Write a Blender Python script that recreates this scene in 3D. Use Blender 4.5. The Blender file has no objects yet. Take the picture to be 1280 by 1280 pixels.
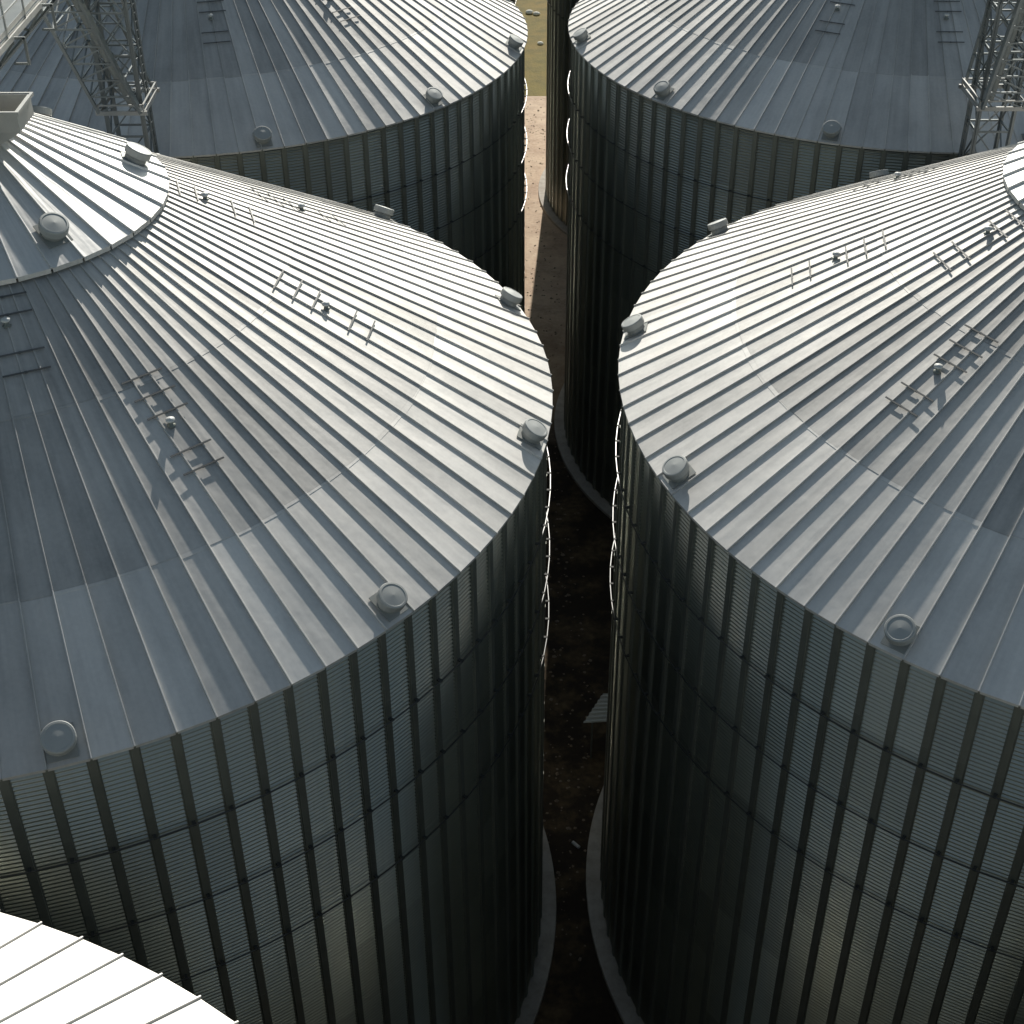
import bpy, math, random
from mathutils import Vector, Matrix
random.seed(7)
R = 16.0                       # roof eave radius, m
PI = math.pi
EAVE = 1.4543 * R              # eave height above ground
CAMZ = EAVE + 1.37491 * R
SL = 0.56056                   # roof slope
NR = 110                       # roof panels
RW = 0.986 * R                 # wall radius
scene = bpy.context.scene
col = scene.collection
rad = math.radians

# ---------------------------------------------------------------- helpers
class MB:
    def __init__(s): s.v = []; s.f = []; s.sm = []
    def face(s, pts, smooth=False):
        n = len(s.v); s.v += [tuple(p) for p in pts]; s.f.append(tuple(range(n, n + len(pts)))); s.sm.append(smooth)
    def grid(s, rows, closed=False, smooth=True):
        n = len(s.v); w = len(rows[0])
        for r in rows: s.v += [tuple(p) for p in r]
        for i in range(len(rows) - 1):
            for j in range(w if closed else w - 1):
                k = (j + 1) % w
                s.f.append((n + i*w + j, n + i*w + k, n + (i+1)*w + k, n + (i+1)*w + j)); s.sm.append(smooth)
    def box(s, x0, x1, y0, y1, z0, z1, M=None):
        P = [Vector(p) for p in ((x0,y0,z0),(x1,y0,z0),(x1,y1,z0),(x0,y1,z0),(x0,y0,z1),(x1,y0,z1),(x1,y1,z1),(x0,y1,z1))]
        if M is not None: P = [M @ p for p in P]
        n = len(s.v); s.v += [tuple(p) for p in P]
        for q in ((0,3,2,1),(4,5,6,7),(0,1,5,4),(1,2,6,5),(2,3,7,6),(3,0,4,7)):
            s.f.append(tuple(n + i for i in q)); s.sm.append(False)
    def bar(s, a, b, w, h=None, up=(0,0,1)):
        a = Vector(a); b = Vector(b); h = h or w
        d = (b - a); L = d.length; d.normalize(); u = Vector(up)
        if abs(d.dot(u)) > .98: u = Vector((1,0,0))
        x = d.cross(u).normalized(); y = x.cross(d).normalized()
        M = Matrix(((x[0],d[0],y[0],a[0]),(x[1],d[1],y[1],a[1]),(x[2],d[2],y[2],a[2]),(0,0,0,1)))
        s.box(-w/2, w/2, 0, L, -h/2, h/2, M)
    def angle(s, a, b, w, t=.012, up=(0,0,1)):          # L-profile steel angle
        a = Vector(a); b = Vector(b); d = (b - a); L = d.length; d.normalize(); u = Vector(up)
        if abs(d.dot(u)) > .98: u = Vector((1,0,0))
        x = d.cross(u).normalized(); y = x.cross(d).normalized()
        M = Matrix(((x[0],d[0],y[0],a[0]),(x[1],d[1],y[1],a[1]),(x[2],d[2],y[2],a[2]),(0,0,0,1)))
        s.box(0, w, 0, L, 0, t, M); s.box(0, t, 0.001, L-.001, t, w, M)
    def lathe(s, prof, n=24, M=None, smooth=True):
        rows = []
        for r, z in prof:
            row = [Vector((r*math.cos(2*PI*j/n), r*math.sin(2*PI*j/n), z)) for j in range(n)]
            if M is not None: row = [M @ p for p in row]
            rows.append(row)
        s.grid(rows, True, smooth)
        s.face(rows[-1]); 
    def mesh(s, name, mat):
        m = bpy.data.meshes.new(name); m.from_pydata(s.v, [], s.f); m.materials.append(mat)
        m.polygons.foreach_set('use_smooth', s.sm); m.update(); return m
def link(name, data, parent=None, loc=(0,0,0), rot=None, M=None):
    o = bpy.data.objects.new(name, data); col.objects.link(o)
    if parent is not None: o.parent = parent
    if M is not None: o.matrix_local = M
    else:
        o.location = loc
        if rot: o.rotation_euler = rot
    return o
def tag(o, label=None, cat=None, group=None, kind=None):
    if label: o['label'] = label
    if cat: o['category'] = cat
    if group: o['group'] = group
    if kind: o['kind'] = kind
    return o

# ---------------------------------------------------------------- materials
def new_mat(name):
    m = bpy.data.materials.new(name); m.use_nodes = True
    nt = m.node_tree; nt.nodes.clear()
    out = nt.nodes.new('ShaderNodeOutputMaterial'); b = nt.nodes.new('ShaderNodeBsdfPrincipled')
    nt.links.new(b.outputs[0], out.inputs[0]); return m, nt, b
class N:
    def __init__(s, nt): s.nt = nt
    def n(s, t, **kw):
        x = s.nt.nodes.new('ShaderNode' + t)
        for k, v in kw.items(): setattr(x, k, v)
        return x
    def put(s, sock, v):
        if hasattr(v, 'is_linked') or hasattr(v, 'links'): s.nt.links.new(v, sock)
        else: sock.default_value = v
    def m(s, op, a, b=0.0, c=None, clamp=False):
        x = s.n('Math', operation=op, use_clamp=clamp); s.put(x.inputs[0], a); s.put(x.inputs[1], b)
        if c is not None: s.put(x.inputs[2], c)
        return x.outputs[0]
    def noise(s, vec, scale, detail=3, rough=.5):
        x = s.n('TexNoise'); x.inputs['Scale'].default_value = scale; x.inputs['Detail'].default_value = detail; x.inputs['Roughness'].default_value = rough
        if vec is not None: s.nt.links.new(vec, x.inputs['Vector'])
        return x.outputs[0]
    def comb(s, x, y, z):
        c = s.n('CombineXYZ'); s.put(c.inputs[0], x); s.put(c.inputs[1], y); s.put(c.inputs[2], z); return c.outputs[0]
    def white(s, vec):
        w = s.n('TexWhiteNoise', noise_dimensions='3D'); s.nt.links.new(vec, w.inputs['Vector']); return w.outputs[0]
    def rng(s, v, a, b, c, d):
        x = s.n('MapRange'); s.put(x.inputs[0], v)
        for i, q in enumerate((a, b, c, d)): x.inputs[1+i].default_value = q
        return x.outputs[0]
    def mix(s, f, a, b, t='MIX'):
        x = s.n('MixRGB', blend_type=t); s.put(x.inputs[0], f)
        s.put(x.inputs[1], a if not isinstance(a, tuple) else (*a, 1)); s.put(x.inputs[2], b if not isinstance(b, tuple) else (*b, 1)); return x.outputs[0]
    def bump(s, h, strength, dist):
        x = s.n('Bump'); x.inputs['Strength'].default_value = strength; x.inputs['Distance'].default_value = dist
        s.nt.links.new(h, x.inputs['Height']); return x.outputs[0]

def roof_mat(name, base, npan, metallic, rough, var):
    m, nt, b = new_mat(name); g = N(nt)
    tc = g.n('TexCoord').outputs['Object']; sp = g.n('SeparateXYZ'); nt.links.new(tc, sp.inputs[0])
    x, y, z = sp.outputs
    ang = g.m('ARCTAN2', y, x); u = g.m('MULTIPLY', ang, npan/(2*PI)); pid = g.m('FLOOR', u)
    fr = g.m('SUBTRACT', u, pid)
    r = g.m('SQRT', g.m('ADD', g.m('MULTIPLY', x, x), g.m('MULTIPLY', y, y)))
    oi = g.n('ObjectInfo'); seed = g.m('MULTIPLY', oi.outputs['Random'], 61.0)
    jit = g.m('MULTIPLY', g.white(g.comb(pid, seed, 3.0)), .10)
    rj = g.m('ADD', r, jit)
    s1 = g.m('GREATER_THAN', rj, .79*R); s2 = g.m('GREATER_THAN', rj, .54*R)
    sec = g.m('ADD', s1, s2)
    w1 = g.white(g.comb(pid, g.m('ADD', sec, seed), 0.0))
    w2 = g.white(g.comb(pid, g.m('ADD', sec, seed), 7.0))
    wsec = g.white(g.comb(0.0, sec, 1.0))
    # long run streaks down the sheets, mottled spangle, lap stains
    st = g.noise(g.comb(g.m('MULTIPLY', ang, 60.0), g.m('MULTIPLY', r, .16), seed), 1.0, 4, .6)
    st2 = g.noise(g.comb(g.m('MULTIPLY', ang, 26.0), g.m('MULTIPLY', r, .7), seed), 1.0, 4, .6)
    big = g.noise(tc, .35, 4, .6); fine = g.noise(tc, 9.0, 3, .6)
    lap = g.m('MAXIMUM', g.m('LESS_THAN', g.m('ABSOLUTE', g.m('SUBTRACT', rj, .79*R)), .018), g.m('LESS_THAN', g.m('ABSOLUTE', g.m('SUBTRACT', rj, .54*R)), .018))
    v = g.m('ADD', 1.0 - .49*var, g.m('MULTIPLY', w1, .24*var))
    v = g.m('ADD', v, g.m('MULTIPLY', st, .30*var)); v = g.m('ADD', v, g.m('MULTIPLY', g.m('SUBTRACT', st2, .5), .40*var))
    v = g.m('ADD', v, g.m('MULTIPLY', g.m('SUBTRACT', big, .5), .35*var))
    v = g.m('ADD', v, g.m('MULTIPLY', g.m('SUBTRACT', fine, .5), .16*var))
    v = g.m('ADD', v, g.m('MULTIPLY', g.m('SUBTRACT', sec, 1.0), .07*var))
    mid = g.m('MULTIPLY', s2, g.m('SUBTRACT', 1.0, s1)); v = g.m('SUBTRACT', v, g.m('MULTIPLY', mid, .06*var))
    v = g.m('SUBTRACT', v, g.m('MULTIPLY', lap, .06))
    c = g.mix(1.0, base, g.comb(v, v, v), 'MULTIPLY')
    c = g.mix(g.m('MULTIPLY', g.rng(st2, .5, .8, 0, 1), .16), c, (.24, .19, .14))
    nt.links.new(c, b.inputs['Base Color']); b.inputs['Metallic'].default_value = metallic
    ro = g.m('ADD', rough - .06, g.m('MULTIPLY', g.m('ADD', g.m('MULTIPLY', w2, .5), g.m('ADD', big, st)), .05)); nt.links.new(ro, b.inputs['Roughness'])
    # sheets are slightly dished and wavy
    dish = g.m('MULTIPLY', g.m('SINE', g.m('MULTIPLY', fr, PI)), .010)
    wav = g.noise(g.comb(g.m('MULTIPLY', ang, 20.0), g.m('MULTIPLY', r, .55), seed), 1.0, 2, .5)
    h = g.m('ADD', g.m('MULTIPLY', wav, .035), g.m('MULTIPLY', g.noise(tc, 2.3, 2), .010)); h = g.m('SUBTRACT', h, dish)
    nt.links.new(g.bump(h, .55, 1.0), b.inputs['Normal'])
    return m
def steel(name, base, metallic=.75, rough=.45, var=.35, scale=1.5, vert=0.0):
    m, nt, b = new_mat(name); g = N(nt); tc = g.n('TexCoord').outputs['Object']
    oi = g.n('ObjectInfo').outputs['Random']
    a = g.noise(tc, scale, 4, .6); f = g.noise(tc, scale*9, 3, .6)
    v = g.m('ADD', 1.0 - var*.6, g.m('MULTIPLY', a, var)); v = g.m('ADD', v, g.m('MULTIPLY', g.m('SUBTRACT', f, .5), var*.4))
    v = g.m('ADD', v, g.m('MULTIPLY', g.m('SUBTRACT', oi, .5), var*.5))
    c = g.mix(1.0, base, g.comb(v, v, v), 'MULTIPLY'); nt.links.new(c, b.inputs['Base Color'])
    b.inputs['Metallic'].default_value = metallic; nt.links.new(g.m('ADD', rough-.05, g.m('MULTIPLY', a, .12)), b.inputs['Roughness']); return m
def wall_mat():
    m, nt, b = new_mat('wall_galvanized'); g = N(nt)
    tc = g.n('TexCoord').outputs['Object']; sp = g.n('SeparateXYZ'); nt.links.new(tc, sp.inputs[0]); x, y, z = sp.outputs
    ang = g.m('ARCTAN2', y, x); u = g.m('MULTIPLY', ang, NR/(2*PI)); pid = g.m('FLOOR', u)
    tier = g.m('FLOOR', g.m('MULTIPLY', z, 1/(.16*R))); seed = g.m('MULTIPLY', g.n('ObjectInfo').outputs['Random'], 40.0)
    pj = g.m('FLOOR', g.m('MULTIPLY', u, .3333))
    w = g.white(g.comb(pj, tier, seed)); w3 = g.white(g.comb(pid, tier, seed))
    st = g.noise(g.comb(g.m('MULTIPLY', ang, 50.0), g.m('MULTIPLY', z, .12), seed), 1.0, 4, .6)
    v = g.m('ADD', .62, g.m('MULTIPLY', w, .26)); v = g.m('ADD', v, g.m('MULTIPLY', w3, .08)); v = g.m('ADD', v, g.m('MULTIPLY', st, .35))
    c = g.mix(1.0, (.41, .42, .37), g.comb(v, v, v), 'MULTIPLY')
    c = g.mix(g.rng(st, .45, .8, 0, .3), c, (.26, .23, .15)); nt.links.new(c, b.inputs['Base Color'])
    b.inputs['Metallic'].default_value = .94; b.inputs['Roughness'].default_value = .32; return m
def ground_mat(name, cols, scales, mixes=(0.5, .5), bump=.03):
    m, nt, b = new_mat(name); g = N(nt); tc = g.n('TexCoord').outputs['Object']
    a = g.noise(tc, scales[0], 5, .6); f = g.noise(tc, scales[1], 5, .65); k = g.noise(tc, scales[2], 3, .6)
    c = g.mix(g.rng(a, .38, .62, 0, 1), cols[0], cols[1]); c = g.mix(g.rng(f, .42, .66, 0, mixes[0]), c, cols[2]); c = g.mix(g.rng(k, .3, .7, 0, mixes[1]), c, cols[3])
    nt.links.new(c, b.inputs['Base Color']); b.inputs['Roughness'].default_value = .95
    nt.links.new(g.bump(g.m('ADD', f, k), .6, bump), b.inputs['Normal']); return m

M_ROOF = roof_mat('roof_galvanized', (.80, .775, .73), NR, .64, .60, 1.0)
M_CAP = roof_mat('cap_galvanized', (.90, .885, .85), 39, .58, .54, .6)
M_WALL = wall_mat()
M_STIFF = steel('stiffener_steel', (.27, .28, .245), .7, .5)
M_RING = steel('ring_steel', (.07, .07, .065), .1, .32)
M_VENT = steel('vent_steel', (.34, .35, .33), .3, .6, .3, 2.5)
M_HOOD = steel('vent_hood_steel', (.42, .43, .41), .35, .55, .25, 2.5)
M_STEP = steel("step_steel", (.15,.15,.145), .5, .55)
M_WHITE = steel('white_painted_steel', (.66, .66, .63), 0, .5, .2)
M_FRAME = steel('frame_steel', (.24, .26, .26), .7, .45)
M_RAIL = steel('rail_steel', (.62, .61, .57), .5, .4)
M_PLAT = steel('platform_steel', (.42,.42,.40), .6, .4)
M_HOPPER = steel('hopper_steel', (.55, .54, .50), .35, .5, .3)
M_DARK = steel('dark_interior', (.05, .05, .05), 0, .8)
M_CONC = ground_mat('foundation_concrete', ((.62,.57,.50),(.54,.48,.41),(.36,.30,.24),(.66,.62,.56)), (.5, 2.0, 9.0), (.6,.4), .004)

# ---------------------------------------------------------------- silo meshes (local origin: silo axis at ground level)
def zr(r, off=0.0): return EAVE + SL*(R - r) + off
NL = math.sqrt(1 + SL*SL)
def ribbed_cone(mb, n, r0, r1, zf, h, w, steps=(), drip=.07, ribstick=.012):
    """sheets between standing ribs; r0 inner, r1 outer"""
    st = 2*PI/n; t = math.sqrt(1/(1+SL*SL))
    rs = [r1] + [s for s in sorted(steps, reverse=True)] + [r0]
    for i in range(n):
        a = i*st; j = random.uniform(-.05, .05)
        # flat sheet, in lap sections, upper ones lying over the lower ones
        for k in range(len(rs)-1):
            ra = rs[k] + (j if k else 0) ; rb = rs[k+1] + (j if k+1 < len(rs)-1 else 0)
            off = .007*k
            pts = []
            for r in (ra, rb):
                da = (w/2)/r
                p = [Vector((r*math.cos(q), r*math.sin(q), zf(r)+off)) for q in (a+da, a+st-da)]
                pts.append(p)
            mb.face([pts[0][0], pts[0][1], pts[1][1], pts[1][0]])
            if k: mb.face([pts[0][1]-Vector((0,0,.007)), pts[0][1], pts[0][0], pts[0][0]-Vector((0,0,.007))])
            else:
                mb.face([pts[0][0]-Vector((0,0,drip)), pts[0][1]-Vector((0,0,drip)), pts[0][1], pts[0][0]])
        # rib
        er = Vector((math.cos(a), math.sin(a), 0)); et = Vector((-math.sin(a), math.cos(a), 0)); nn = (er*SL + Vector((0,0,1))).normalized()
        def prof(r, hh):
            c = er*r + Vector((0,0,zf(r)))
            return [c - et*w/2 - nn*.02, c - et*w*.40 + nn*hh*.9, c - et*w*.22 + nn*hh, c + et*w*.22 + nn*hh, c + et*w*.40 + nn*hh*.9, c + et*w/2 - nn*.02]
        rows = [prof(r1 + ribstick, h), prof(r0, h)]
        mb.grid(rows, False, False); mb.face(rows[0])
random.seed(3)
mb = MB(); ribbed_cone(mb, NR, .325*R, R, lambda r: zr(r), .051, .048, steps=(.79*R, .54*R)); ROOF = mb.mesh('roof', M_ROOF)
mb = MB(); CZ = lambda r: EAVE + .3845*R + SL*(.3404*R - r)
ribbed_cone(mb, 39, .112*R, .3404*R, CZ, .055, .055, drip=.12)
CAP = mb.mesh('roof_cap', M_CAP)
# collar and lid at the peak
mb = MB(); zc = CZ(.118*R)
mb.lathe([(.118*R, zc-.15), (.118*R, zc+.30), (.124*R, zc+.30), (.124*R, zc+.36), (.03*R, zc+.62), (.001, zc+.63)], 48, None, False); COLLAR = mb.mesh('peak_collar', M_CAP)
# corrugated wall
mb = MB(); PITCH = .16*R/20; rows = []; z = .05; nz = int((EAVE-.1)/PITCH*5)
for i in range(nz+1):
    z = .1 + i*PITCH/5; rr = RW + .033*math.sin(2*PI*i/5)
    if z > EAVE - .02: break
    rows.append([(rr*math.cos(2*PI*j/NR), rr*math.sin(2*PI*j/NR), z) for j in range(NR)])
mb.grid(rows, True, True); WALL = mb.mesh('wall', M_WALL)
# soffit strip closing the eave
mb = MB(); mb.grid([[(rr*math.cos(2*PI*j/NR), rr*math.sin(2*PI*j/NR), EAVE-.03) for j in range(NR)] for rr in (RW-.1, R-.02)], True, False); SOFFIT = mb.mesh('soffit', M_STIFF)
# one wall stiffener (hat section) at angle 0, with splice joints
def stiff(mb, M=None):
    z0, z1 = .12, EAVE-.04; x0 = RW - .02; x1 = RW + .075; w = .10
    P = [(x0,-w-.02),(x0+.057,-w-.02),(x0+.059,-w),(x1,-w+.012),(x1,w-.012),(x0+.059,w),(x0+.057,w+.02),(x0,w+.02)]
    rows = [[Vector((x,y,zz)) for x,y in P] for zz in (z0,z1)]
    if M is not None: rows = [[M @ p for p in r] for r in rows]
    mb.grid(rows, False, False); mb.face(rows[1])
    for k in range(1, 9):
        zz = EAVE - k*.16*R
        if zz > .5: mb.box(x1+.002, x1+.007, -w*.7, w*.7, zz-.16, zz+.16, M)
mb = MB(); stiff(mb); STIFF = mb.mesh('stiffener', M_STIFF)
# wind ring: straight tube pieces between clamps
mb = MB(); rows = []; rr = R - .03
for i in range(NR):
    for fr, w in ((-.045, .028), (.045, .028), (.0451, .020), (.9549, .020)):
        aa = (i+fr)*2*PI/NR; er = Vector((math.cos(aa), math.sin(aa), 0))
        inn = .09 if w > .025 else 0
        rows.append([er*(rr + w*cx_ - (inn if cx_ < 0 else 0)) + Vector((0,0,w*cz_)) for cx_, cz_ in ((1,.5),(.5,1),(-.5,1),(-1,.5),(-1,-.5),(-.5,-1),(.5,-1),(1,-.5))])
rows.append(rows[0]); mb.grid(rows, True, False); RING = mb.mesh('wind_ring', M_RING); RING.materials.append(steel('clamp_steel', (.06,.06,.055), .2, .7))
for k, pl in enumerate(RING.polygons):
    if (k//8) % 4 in (0,): pl.material_index = 1
# concrete foundation ring
mb = MB(); rows = [[(rr*math.cos(2*PI*j/160), rr*math.sin(2*PI*j/160), zz) for j in range(160)] for rr, zz in ((1.0255*R, -.2), (1.0255*R, .16), (1.0245*R, .18), (.95*R, .18))]
mb.grid(rows, True, False); FOUND = mb.mesh('foundation', M_CONC)
# roof vents (axis = local z, sits on the sheet)
mb = MB(); mb.box(-.37,.40,-.33,.33,.0,.022); mb.lathe([(.295,.02),(.295,.27),(.27,.28)], 28); VBASE = mb.mesh('roof_vent', M_VENT)
mb = MB(); mb.lathe([(.345,.18),(.365,.19),(.365,.36),(.345,.39),(.30,.395),(.29,.385),(.0005,.405)], 32); HOOD = mb.mesh('vent_hood', M_HOOD)
for p in HOOD.polygons: p.use_smooth = False
# roof steps: bar across the ribs with two feet
mb = MB(); mb.bar((0,-.56,.052),(0,.56,.052),.042,.018)
mb.bar((-.03,-.02,.048),(.03,-.02,.048),.06,.02)
STEP = mb.mesh('roof_step', M_STEP)
mb = MB(); mb.lathe([(.11,0),(.11,.02),(.06,.03),(.06,.15)], 16); PORT = mb.mesh('cable_port', M_STIFF)
mb = MB(); mb.lathe([(.10,.13),(.11,.14),(.11,.19),(.001,.215)], 16); PCAP = mb.mesh('port_cap', M_WHITE)
# square inlet hopper at the peak, open on top (x right of the axis)
def hopper_mesh(s):
    mb = MB(); x0,x1,y0,y1 = .015*R, .157*R, -.11*R, -.028*R; z0, z1 = EAVE+.542*R, EAVE+.575*R; t=.05
    if s < 0: x0, x1 = -x1, -x0
    mb.box(x0,x1,y0,y0+t,z0,z1); mb.box(x0,x1,y1-t,y1,z0,z1); mb.box(x0,x0+t,y0+t,y1-t,z0,z1); mb.box(x1-t,x1,y0+t,y1-t,z0,z1)
    e=.07; zz=z1+.003
    mb.box(x0-e,x1+e,y0-e,y0-.002,zz-.06,zz+.02); mb.box(x0-e,x1+e,y1+.002,y1+e,zz-.06,zz+.02); mb.box(x0-e,x0-.002,y0-.001,y1+.001,zz-.06,zz+.02); mb.box(x1+.002,x1+e,y0-.001,y1+.001,zz-.06,zz+.02)
    # sloping floor
    cx=(x0+x1)/2; cy=(y0+y1)/2; P=[(x0,y0),(x1,y0),(x1,y1),(x0,y1)]; q=.28
    for i in range(4):
        a=P[i]; b=P[(i+1)%4]; mb.face([(a[0],a[1],z0+.002),(b[0],b[1],z0+.002),(cx+(b[0]-cx)*q,cy+(b[1]-cy)*q,z0-.55),(cx+(a[0]-cx)*q,cy+(a[1]-cy)*q,z0-.55)])
    mb.box(cx-.3,cx+.3,cy-.2,cy+.2,z0-1.2,z0-.551)
    return mb.mesh('inlet_hopper', M_HOPPER)
HOP = {1: hopper_mesh(1), -1: hopper_mesh(-1)}

def on_slope(deg, r, zf, off=.0):
    a = rad(deg); er = Vector((math.cos(a), math.sin(a), 0)); et = Vector((-math.sin(a), math.cos(a), 0)); nn = (er*SL + Vector((0,0,1))).normalized(); xd = et.cross(nn)
    p = er*r*R + Vector((0,0,zf(r*R))) + nn*off
    return Matrix(((xd[0],et[0],nn[0],p[0]),(xd[1],et[1],nn[1],p[1]),(xd[2],et[2],nn[2],p[2]),(0,0,0,1)))

X = {'L': -.90314, 'R': 1.22285}; Y0 = 2.28974; DY = 2.1361
ST = 2*PI/NR
def silo(cx, cy, label, phase, side, vents=None, capvents=(), posts=(), inner=(), group='galvanized grain silos standing in two columns', capphase=-5.04, facing=None, seed=0):
    root = link('grain_silo', None, None, (cx*R, cy*R, 0)); tag(root, label, 'silo', group)
    ph = phase*ST
    rot = (0,0,ph)
    link('roof', ROOF, root, rot=rot); link('roof_cap', CAP, root, rot=(0,0,rad(capphase)))
    link('peak_collar', COLLAR, root); link('wall', WALL, root, rot=rot); link('soffit', SOFFIT, root, rot=rot)
    link('foundation', FOUND, root)
    for k, zz in enumerate((.185, .345, .505)):
        link('wind_ring', RING, root, (0,0,EAVE-zz*R), (0,0,ph))
    # stiffeners: the hundred nearest the open side one by one, the ten at the far back as one
    back = math.atan2(cy, cx)                      # pointing away from the viewing side
    idx = sorted(range(NR), key=lambda i: -math.cos((i*ST + ph) - back))
    for i in idx[10:]: link('stiffener', STIFF, root, rot=(0,0,ph + i*ST))
    m = MB()
    for i in idx[:10]: stiff(m, Matrix.Rotation(i*ST, 4, 'Z'))
    o = link('rear_stiffener', m.mesh('rear_stiffener', M_STIFF), root, rot=rot); o['kind'] = 'stuff'
    if vents is not None:
        for k in range(12):
            o = link('roof_vent', VBASE, root, M=on_slope(vents + 30*k, .972, zr, .012)); link('vent_hood', HOOD, o)
    for d in capvents:
        o = link('roof_vent', VBASE, root, M=on_slope(d, .288, CZ, .012)); link('vent_hood', HOOD, o)
    for d in posts:
        o = link('cable_port', PORT, root, M=Matrix.Translation(on_slope(d, .612, zr).translation)); link('port_cap', PCAP, o)
        for r in (.53, .5615, .5925, .6545, .6855): link('roof_step', STEP, root, M=on_slope(d + (.7 if r < .6 else 0.3), r, zr))
    for d in inner:
        o = link('cable_port', PORT, root, M=Matrix.Translation(on_slope(d, .397, zr).translation)); link('port_cap', PCAP, o)
        for r in (.353, .382, .443, .474): link('roof_step', STEP, root, M=on_slope(d + 1.0, r, zr))
    link('inlet_hopper', HOP[side], root)
    return root
p40 = lambda a: [a + 40*k for k in range(9)]
silo(X['L'], Y0, 'large galvanized silo in the left foreground, its cap cone and peak hopper in view', -.13, 1, -71.1, (-44.6, 17.9, 77.9, 137.9, -104.6, -164.6), p40(-48.3), (-66, 14.2, 94, 174))
silo(X['R'], Y0, 'large galvanized silo in the right foreground, its peak cut off by the picture edge', .17, -1, -11.5, (-165, -105, -45, 75, 15, 135), p40(-148.5), (-170.5, -90, -10, 70), capphase=2.0)
silo(X['L'], Y0+DY, 'galvanized silo behind the front left one, a lattice tower standing before its left side', .0, 1, -71.5, (), (-75.6, -43.0, -10, 30, 70, 110, 150, 190, 230), (), capphase=1)
silo(X['R'], Y0+DY, 'galvanized silo behind the front right one, lit pale along the left edge of its roof', .27, -1, -82, (), (-119.6, -92.5, -160, -50, -10, 30, 70, 110, 150), (), capphase=3)
silo(X['L'], Y0-DY, 'nearest silo at the lower left corner, only its glaring white sunlit roof edge showing', .1, 1, -71.5, (), (), ())
silo(X['R'], Y0-DY, 'added unseen silo below the lower right corner, shading the lower walls', .1, -1, -71.5, (), (), ())  # out-of-view silo added to keep light off the lower walls
silo(X['L'], Y0+2*DY, 'farthest left silo, a dark sliver of wall behind the left rear silo beside the grass', .3, 1)
silo(X['R'], Y0+2*DY, 'farthest right silo, a black wall edge bordering the sunlit strip of ground', .1, -1)

# ---------------------------------------------------------------- catwalks above the silo peaks
def catwalk(cx, x0, x1, label, hand):
    zb = EAVE + .605*R; y0 = (Y0 - 1.55)*R; y1 = (Y0 + DY + 1.9)*R
    root = link('catwalk', None, None, (cx*R, y0, zb)); tag(root, label, 'catwalk', 'overhead catwalks above the silo peaks')
    L = y1 - y0; a, b = x0*R, x1*R; rail = b if hand > 0 else a; far = a if hand > 0 else b; s = hand
    m = MB(); m.box(a, b, 0, L, .12, .16)
    for k in range(int(L/1.5)+1): m.box(a+.02, b-.02, k*1.5, k*1.5+.07, .02, .118)
    link('deck', m.mesh('deck', M_FRAME), root)
    for xx in (a, b):
        m = MB(); m.bar((xx, 0, .02), (xx, L, .02), .10, .16); link('side_beam', m.mesh('side_beam', M_RAIL), root)
        m = MB()
        for h, w in ((1.25,.055),(.72,.04)): m.bar((xx, 0, h), (xx, L, h), w)
        m.bar((xx, 0, .28), (xx, L, .28), .015, .14)
        for k in range(int(L/1.8)+1): m.bar((xx, k*1.8, .1), (xx, k*1.8, 1.25), .05)
        link('handrail', m.mesh('handrail', M_RAIL), root)
    m = MB(); xc = far + s*.42
    m.box(xc-.30, xc+.30, 0, L, .45, .95); m.box(xc-.34, xc+.34, 0, L, .952, .99)
    for k in range(int(L/3)+1): m.box(xc-.36, xc+.36, k*3, k*3+.08, .30, 1.01)
    link('conveyor_trough', m.mesh('conveyor_trough', M_HOPPER), root)
    m = MB()
    for k in range(int(L/3.0)+1):
        yy = k*3.0+.4; m.bar((rail, yy, -.12), (rail - s*.5, yy, -.75), .06); m.bar((rail - s*.5, yy, -.75), (far, yy, -.12), .06); m.bar((rail, yy, -.16), (far, yy, -.16), .08)
        m.bar((rail + s*.30, yy, -.75), (rail + s*.30, yy, .0), .07); m.bar((rail, yy, -.02), (rail + s*.32, yy, -.02), .07); m.bar((rail + s*.30, yy, -.72), (rail - s*.1, yy, -.72), .06)
    m.bar((rail - s*.5, 0, -.8), (rail - s*.5, L, -.8), .08); link('truss', m.mesh('truss', M_FRAME), root)
    return root
catwalk(X['L'], -.04, .085, 'catwalk with pale railings and conveyor crossing the upper left corner above the roofs', 1)
catwalk(X['R'], -.19, -.065, 'catwalk over the right silo column, its shadow lying on the rear roof', -1)

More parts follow.
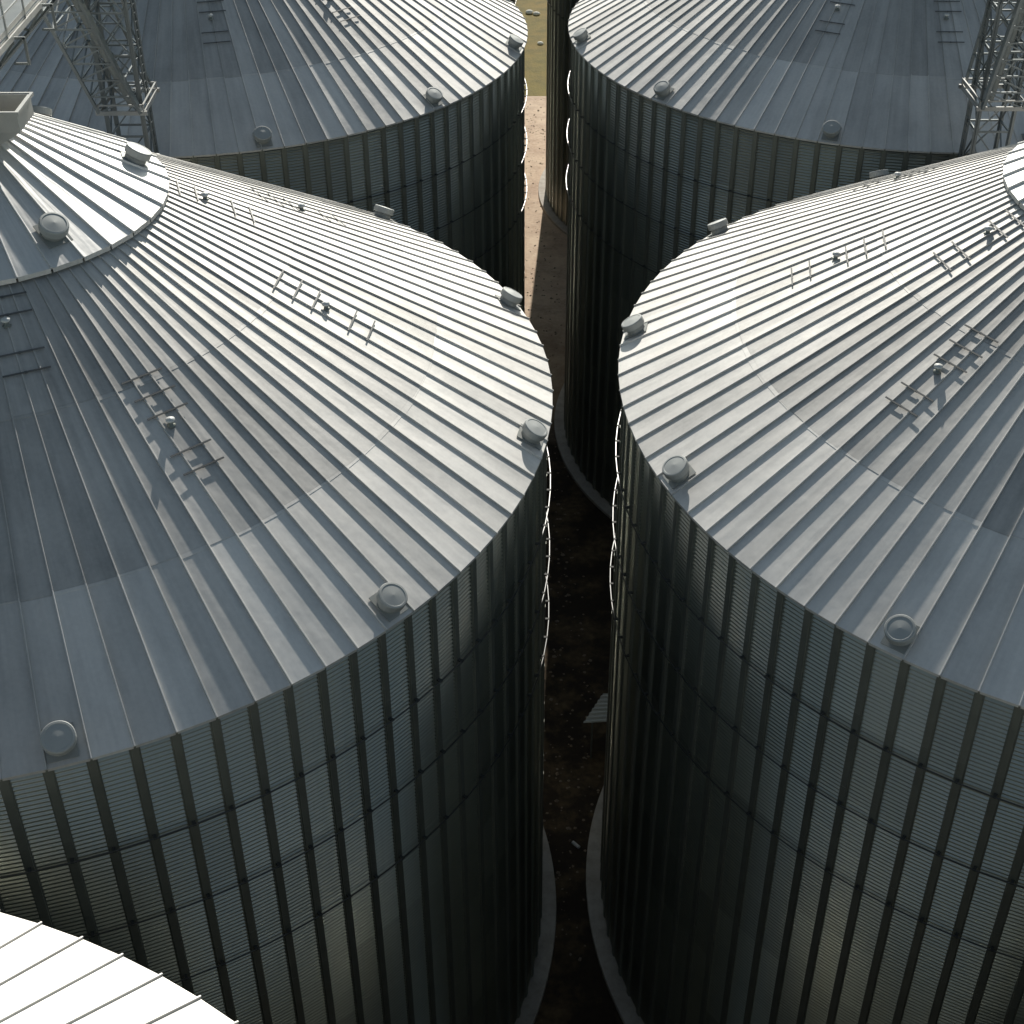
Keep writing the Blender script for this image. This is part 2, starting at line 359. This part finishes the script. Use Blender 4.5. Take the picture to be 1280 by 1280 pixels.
# ---------------------------------------------------------------- lattice towers between the rows
def tower(cx, cy, s, label, lean):
    root = link('lattice_tower', None, None, (cx*R, cy*R, 0)); tag(root, label, 'tower', 'steel lattice towers between the silo rows')
    zt = EAVE + .58*R; x0, x1 = (-.020*R*1, .060*R) ; y0, y1 = -.62, .62
    if s < 0: x0, x1 = -x1, -x0
    cs = [(x0,y0),(x1,y0),(x1,y1),(x0,y1)]
    cxx = (x0+x1)/2
    for x, y in cs:
        m = MB(); m.angle((x, y, 0), (x, y, zt), .13 if x < cxx else -.13, .016, (0,1,0)); m.bar((x,y,0),(x,y,zt),.09); link('tower_leg', m.mesh('tower_leg', M_FRAME), root)
    # braces, panel by panel
    h = 1.55; n = int(zt/h)
    for k in range(n):
        z0, z1 = k*h, (k+1)*h
        m = MB()
        for i in range(4):
            a = cs[i]; b = cs[(i+1) % 4]
            m.bar((*a, z1), (*b, z1), .07)
            if (k+i) % 2: a, b = b, a
            m.bar((*a, z0), (*b, z1), .05)
            if z0 > EAVE + 3: m.bar((*b, z0), (*a, z1), .045)
        if z1 > EAVE - 6: link('brace', m.mesh('brace', M_FRAME), root)
        else: 
            o = link('brace', m.mesh('brace', M_FRAME), root)
    # collar frame with raised kick boards part-way up
    zf = EAVE + .163*R; fx0, fx1 = x0-.18, x1+.22; fy0, fy1 = -1.05, 1.45
    if s < 0: fx0, fx1 = x0-.22, x1+.18
    def frame(m, z, w, hh, e=0):
        m.bar((fx0-e,fy0,z),(fx1+e,fy0,z),w,hh); m.bar((fx0-e,fy1,z),(fx1+e,fy1,z),w,hh); m.bar((fx0,fy0+w,z),(fx0,fy1-w,z),w,hh); m.bar((fx1,fy0+w,z),(fx1,fy1-w,z),w,hh)
    m = MB(); frame(m, zf, .09, .16, .12); frame(m, zf+.30, .06, .06)
    for x, y in ((fx0,fy0),(fx1,fy0),(fx1,fy1),(fx0,fy1)): m.bar((x,y,zf),(x,y,zf+.33),.06)
    link('platform_frame', m.mesh('platform_frame', M_PLAT), root)
    # inclined truss rising sideways from the frame
    dx = -lean; H2 = 5.6
    bot = [(fx0,fy0),(fx1-.1,fy0),(fx1-.1,fy1),(fx0,fy1)] if s > 0 else [(fx1,fy0),(fx0+.1,fy0),(fx0+.1,fy1),(fx1,fy1)]
    top = [(x + dx*s, y*1.25 + .3) for x, y in bot]
    for i in range(4):
        m = MB(); m.bar((*bot[i], zf), (*top[i], zf+H2), .11 if i != 1 else .30, .11); link('inclined_strut', m.mesh('inclined_strut', M_FRAME), root)
    m = MB(); P = lambda i, t: Vector((*bot[i], zf)).lerp(Vector((*top[i], zf+H2)), t)
    for k in range(1, 10):
        t = k/9
        for i in range(4):
            m.bar(P(i, t), P((i+1) % 4, t), .06)
        m.bar(P(0, t-1/9), P(3, t), .05); m.bar(P(1, t), P(0, t-1/9), .05)
    link('truss_lacing', m.mesh('truss_lacing', M_FRAME), root)
    # spout pipe dropping beside the truss
    m = MB(); A = P(1, .02) + Vector((-.35*s, .5, 0)); B = P(1, 1) + Vector((-.3*s, .5, 0)); d = (B-A).normalized(); xx = d.cross(Vector((0,1,0))).normalized(); yy = d.cross(xx)
    rows = [[p + (xx*math.cos(t*PI/6) + yy*math.sin(t*PI/6))*.17 for t in range(12)] for p in (A, B)]; m.grid(rows, True, True); m.face(rows[0]); m.face(rows[1])
    link('spout_pipe', m.mesh('spout_pipe', M_VENT), root)
    # ladder on the far side
    m = MB(); lx = x1 + .12*s if s > 0 else x0 - .12
    for q in (-.2, .2): m.bar((lx, q+.3, .2), (lx, q+.3, zt), .045)
    for k in range(int(zt/.32)): m.bar((lx, .1, .4+k*.32), (lx, .5, .4+k*.32), .028)
    link('ladder', m.mesh('ladder', M_FRAME), root)
    # braces spreading to the catwalk overhead
    m = MB()
    for x, y in cs: m.bar((x, y, EAVE+.40*R), (x, y*3.2, zt-.1), .07)
    link('knee_brace', m.mesh('knee_brace', M_FRAME), root)
    return root
tower(X['L'], Y0 + 1.068, 1, 'grey lattice tower rising behind the front left roof, with an inclined truss leaning left', 2.1)
tower(X['R'], Y0 + 1.068, -1, 'grey lattice tower at the upper right corner behind the front right roof', .9)

# ---------------------------------------------------------------- small things in the alley
M_SHEET = steel('canopy_sheet', (.62,.62,.58), .3, .5)
t = link('canopy', None, None, (.27*R, 2.80*R, 0)); tag(t, 'small corrugated canopy on a thin post in the dark alley, beside the right silo wall', 'canopy')
m = MB(); zc0 = .14*R; rows = []
A = Vector((.212*R, 2.760*R, zc0)) - t.location; 
for i in range(85):
    u = i/84; rows.append([Vector((-.95 + 0.0 + v*2.6, -.75 + u*1.7 + .15*v, zc0 + .10*u + .055*math.sin(u*2*PI*7) - .0*v)) for v in (0, .25, .5, 1)])
rows = [[Vector((p.x + (i/84)*.95, p.y, p.z)) for p in r] for i, r in enumerate(rows)]
m.grid(rows, False, True); link('canopy_sheet', m.mesh('canopy_sheet', M_SHEET), t)
for xx, yy in ((-.55, -.62), (1.0, -.5)):
    m = MB(); m.bar((xx, yy, 0), (xx, yy, zc0-.04), .07); link('post', m.mesh('post', M_FRAME), t)
m = MB(); M = Matrix.Translation((.179*R, 2.452*R, .075)) @ Matrix.Rotation(rad(-50), 4, 'Z') @ Matrix.Rotation(PI/2, 4, 'Y')
m.lathe([(.075,-.19),(.075,.19)], 16, M); o = link('plastic_pipe', m.mesh('plastic_pipe', steel('white_plastic', (.8,.8,.78), 0, .4, .1))); tag(o, 'short white pipe offcut lying on the dark alley floor', 'pipe')
random.seed(11)
M_STONE = steel('pale_stone', (.85,.8,.68), 0, .9)
for (x, y, s, lb) in ((.219, 9.47, .42, 'left of the two pale stones on the far grass strip'), (.264, 9.44, .36, 'right of the two pale stones on the far grass strip'), (.272, 8.84, .30, 'pale flat stone on the grass nearer the sandy yard')):
    m = MB(); rows = []
    for i in range(1, 8):
        th = PI*i/8; rows.append([(s*random.uniform(.85,1.15)*math.sin(th)*math.cos(p*PI/6), s*random.uniform(.85,1.15)*math.sin(th)*math.sin(p*PI/6), s*.5*math.cos(th)+s*.3) for p in range(12)])
    m.grid(rows, True, True); m.face(rows[0]); o = link('stone', m.mesh('stone', M_STONE), None, (x*R, y*R, 0)); tag(o, lb, 'stone')

# loose stones and clods on the yard between the silos
m = MB(); random.seed(21)
for k in range(900):
    x = random.uniform(.08, .26)*R; y = random.uniform(2.1, 7.9)*R; q = random.uniform(.02, .09)*(1.5 if random.random() < .08 else 1)
    P = [Vector((x + q*random.uniform(.7,1.2)*math.cos(t*PI/2.5+k), y + q*random.uniform(.7,1.2)*math.sin(t*PI/2.5+k), .003)) for t in range(5)]
    tp = Vector((x + q*random.uniform(-.3,.3), y, q*random.uniform(.5,.9)))
    for t in range(5): m.face([P[t], P[(t+1) % 5], tp])
o = link('loose_gravel', m.mesh('loose_gravel', steel('gravel_stone', (.34,.26,.19), 0, .9, .6, 3))); tag(o, 'loose stones and clods scattered over the ground of the narrow alley', 'gravel', kind='stuff')

# ---------------------------------------------------------------- ground
M_GRASS = ground_mat('grass', ((.19,.15,.020),(.23,.155,.025),(.085,.08,.010),(.29,.20,.05)), (.09, .6, 5.0), (.8,.45), .08)
M_YARD = ground_mat('sandy_yard', ((.76,.58,.41),(.60,.42,.29),(.38,.23,.15),(.84,.70,.54)), (.12, .55, 4.0), (.75,.4), .03)
# alley soil painted darker to deepen the shade there, dry sand further out
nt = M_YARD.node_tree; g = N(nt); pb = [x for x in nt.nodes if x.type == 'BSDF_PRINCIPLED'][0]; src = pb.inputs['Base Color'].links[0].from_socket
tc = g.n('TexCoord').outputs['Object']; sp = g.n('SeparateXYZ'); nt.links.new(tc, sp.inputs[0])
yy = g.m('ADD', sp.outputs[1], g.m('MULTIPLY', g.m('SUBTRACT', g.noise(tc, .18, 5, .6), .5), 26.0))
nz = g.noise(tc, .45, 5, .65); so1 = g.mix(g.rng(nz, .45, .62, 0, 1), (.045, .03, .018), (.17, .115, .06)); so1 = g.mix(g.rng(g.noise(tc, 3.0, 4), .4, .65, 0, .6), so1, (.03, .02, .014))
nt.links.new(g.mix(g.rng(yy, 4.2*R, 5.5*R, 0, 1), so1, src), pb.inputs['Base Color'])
def sheet(name, x0, x1, y0, y1, z, mat, n=1):
    m = MB(); m.face([(x0,y0,z),(x1,y0,z),(x1,y1,z),(x0,y1,z)]); o = link(name, m.mesh(name, mat)); o['kind'] = 'structure'; return o
sheet('ground', -2500, 2500, -2500, 3500, 0, M_GRASS)
m = MB(); n = 60     # yard with ragged far edge, dark soil extended behind camera to dim the walls
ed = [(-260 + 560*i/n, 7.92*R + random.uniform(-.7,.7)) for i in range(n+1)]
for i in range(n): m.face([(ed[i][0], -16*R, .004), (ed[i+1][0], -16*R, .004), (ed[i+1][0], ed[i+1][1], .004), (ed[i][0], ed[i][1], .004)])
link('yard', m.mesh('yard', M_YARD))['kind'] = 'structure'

# ---------------------------------------------------------------- camera
f, p, ro, yaw = 1785.3, .62624, .00561, .02958
cy_, sy_ = math.cos(yaw), math.sin(yaw)
F = Vector((sy_*math.cos(p), cy_*math.cos(p), -math.sin(p))); rt = Vector((cy_, -sy_, 0)); up = rt.cross(F)
r1 = rt*math.cos(ro) + up*math.sin(ro); u1 = -rt*math.sin(ro) + up*math.cos(ro)
cam = bpy.data.cameras.new('camera'); co = bpy.data.objects.new('camera', cam); col.objects.link(co)
co.matrix_world = Matrix(((r1[0],u1[0],-F[0],0),(r1[1],u1[1],-F[1],0),(r1[2],u1[2],-F[2],CAMZ),(0,0,0,1)))
cam.sensor_width = 36; cam.lens = 36*f/1280; cam.shift_x = -30/1280; cam.clip_start = .5; cam.clip_end = 6000
scene.camera = co

# ---------------------------------------------------------------- light
EL, AZ = rad(27.0), rad(85.3)
w = bpy.data.worlds.new('World'); scene.world = w; w.use_nodes = True; nt = w.node_tree; nt.nodes.clear()
o_ = nt.nodes.new('ShaderNodeOutputWorld'); b_ = nt.nodes.new('ShaderNodeBackground'); s_ = nt.nodes.new('ShaderNodeTexSky')
s_.sky_type = 'NISHITA'; s_.sun_disc = False; s_.sun_elevation = EL; s_.sun_rotation = PI/2 - AZ; s_.altitude = 200; s_.air_density = 1.0; s_.dust_density = 1.2; s_.ozone_density = 1.0
hs = nt.nodes.new('ShaderNodeHueSaturation'); hs.inputs['Saturation'].default_value = .68; nt.links.new(s_.outputs[0], hs.inputs['Color']); mx = nt.nodes.new('ShaderNodeMixRGB'); mx.blend_type = 'MULTIPLY'; mx.inputs[0].default_value = 1; mx.inputs[2].default_value = (.90, 1.03, 1.02, 1); nt.links.new(hs.outputs[0], mx.inputs[1]); nt.links.new(mx.outputs[0], b_.inputs[0]); b_.inputs[1].default_value = .080; nt.links.new(b_.outputs[0], o_.inputs[0])
sd = bpy.data.lights.new('sun', 'SUN'); sd.energy = 5.0; sd.angle = rad(.53); sd.color = (1.0, .96, .885)
so = bpy.data.objects.new('sun', sd); col.objects.link(so)
sv = Vector((math.cos(EL)*math.cos(AZ), math.cos(EL)*math.sin(AZ), math.sin(EL))); so.rotation_euler = sv.to_track_quat('Z', 'Y').to_euler(); so.location = (0, 60, 90)
scene.view_settings.view_transform = 'Standard'; scene.view_settings.look = 'None'; scene.view_settings.exposure = 0; scene.view_settings.gamma = 1
scene.render.engine = 'CYCLES'
scene.render.resolution_x = 1024; scene.render.resolution_y = 1024
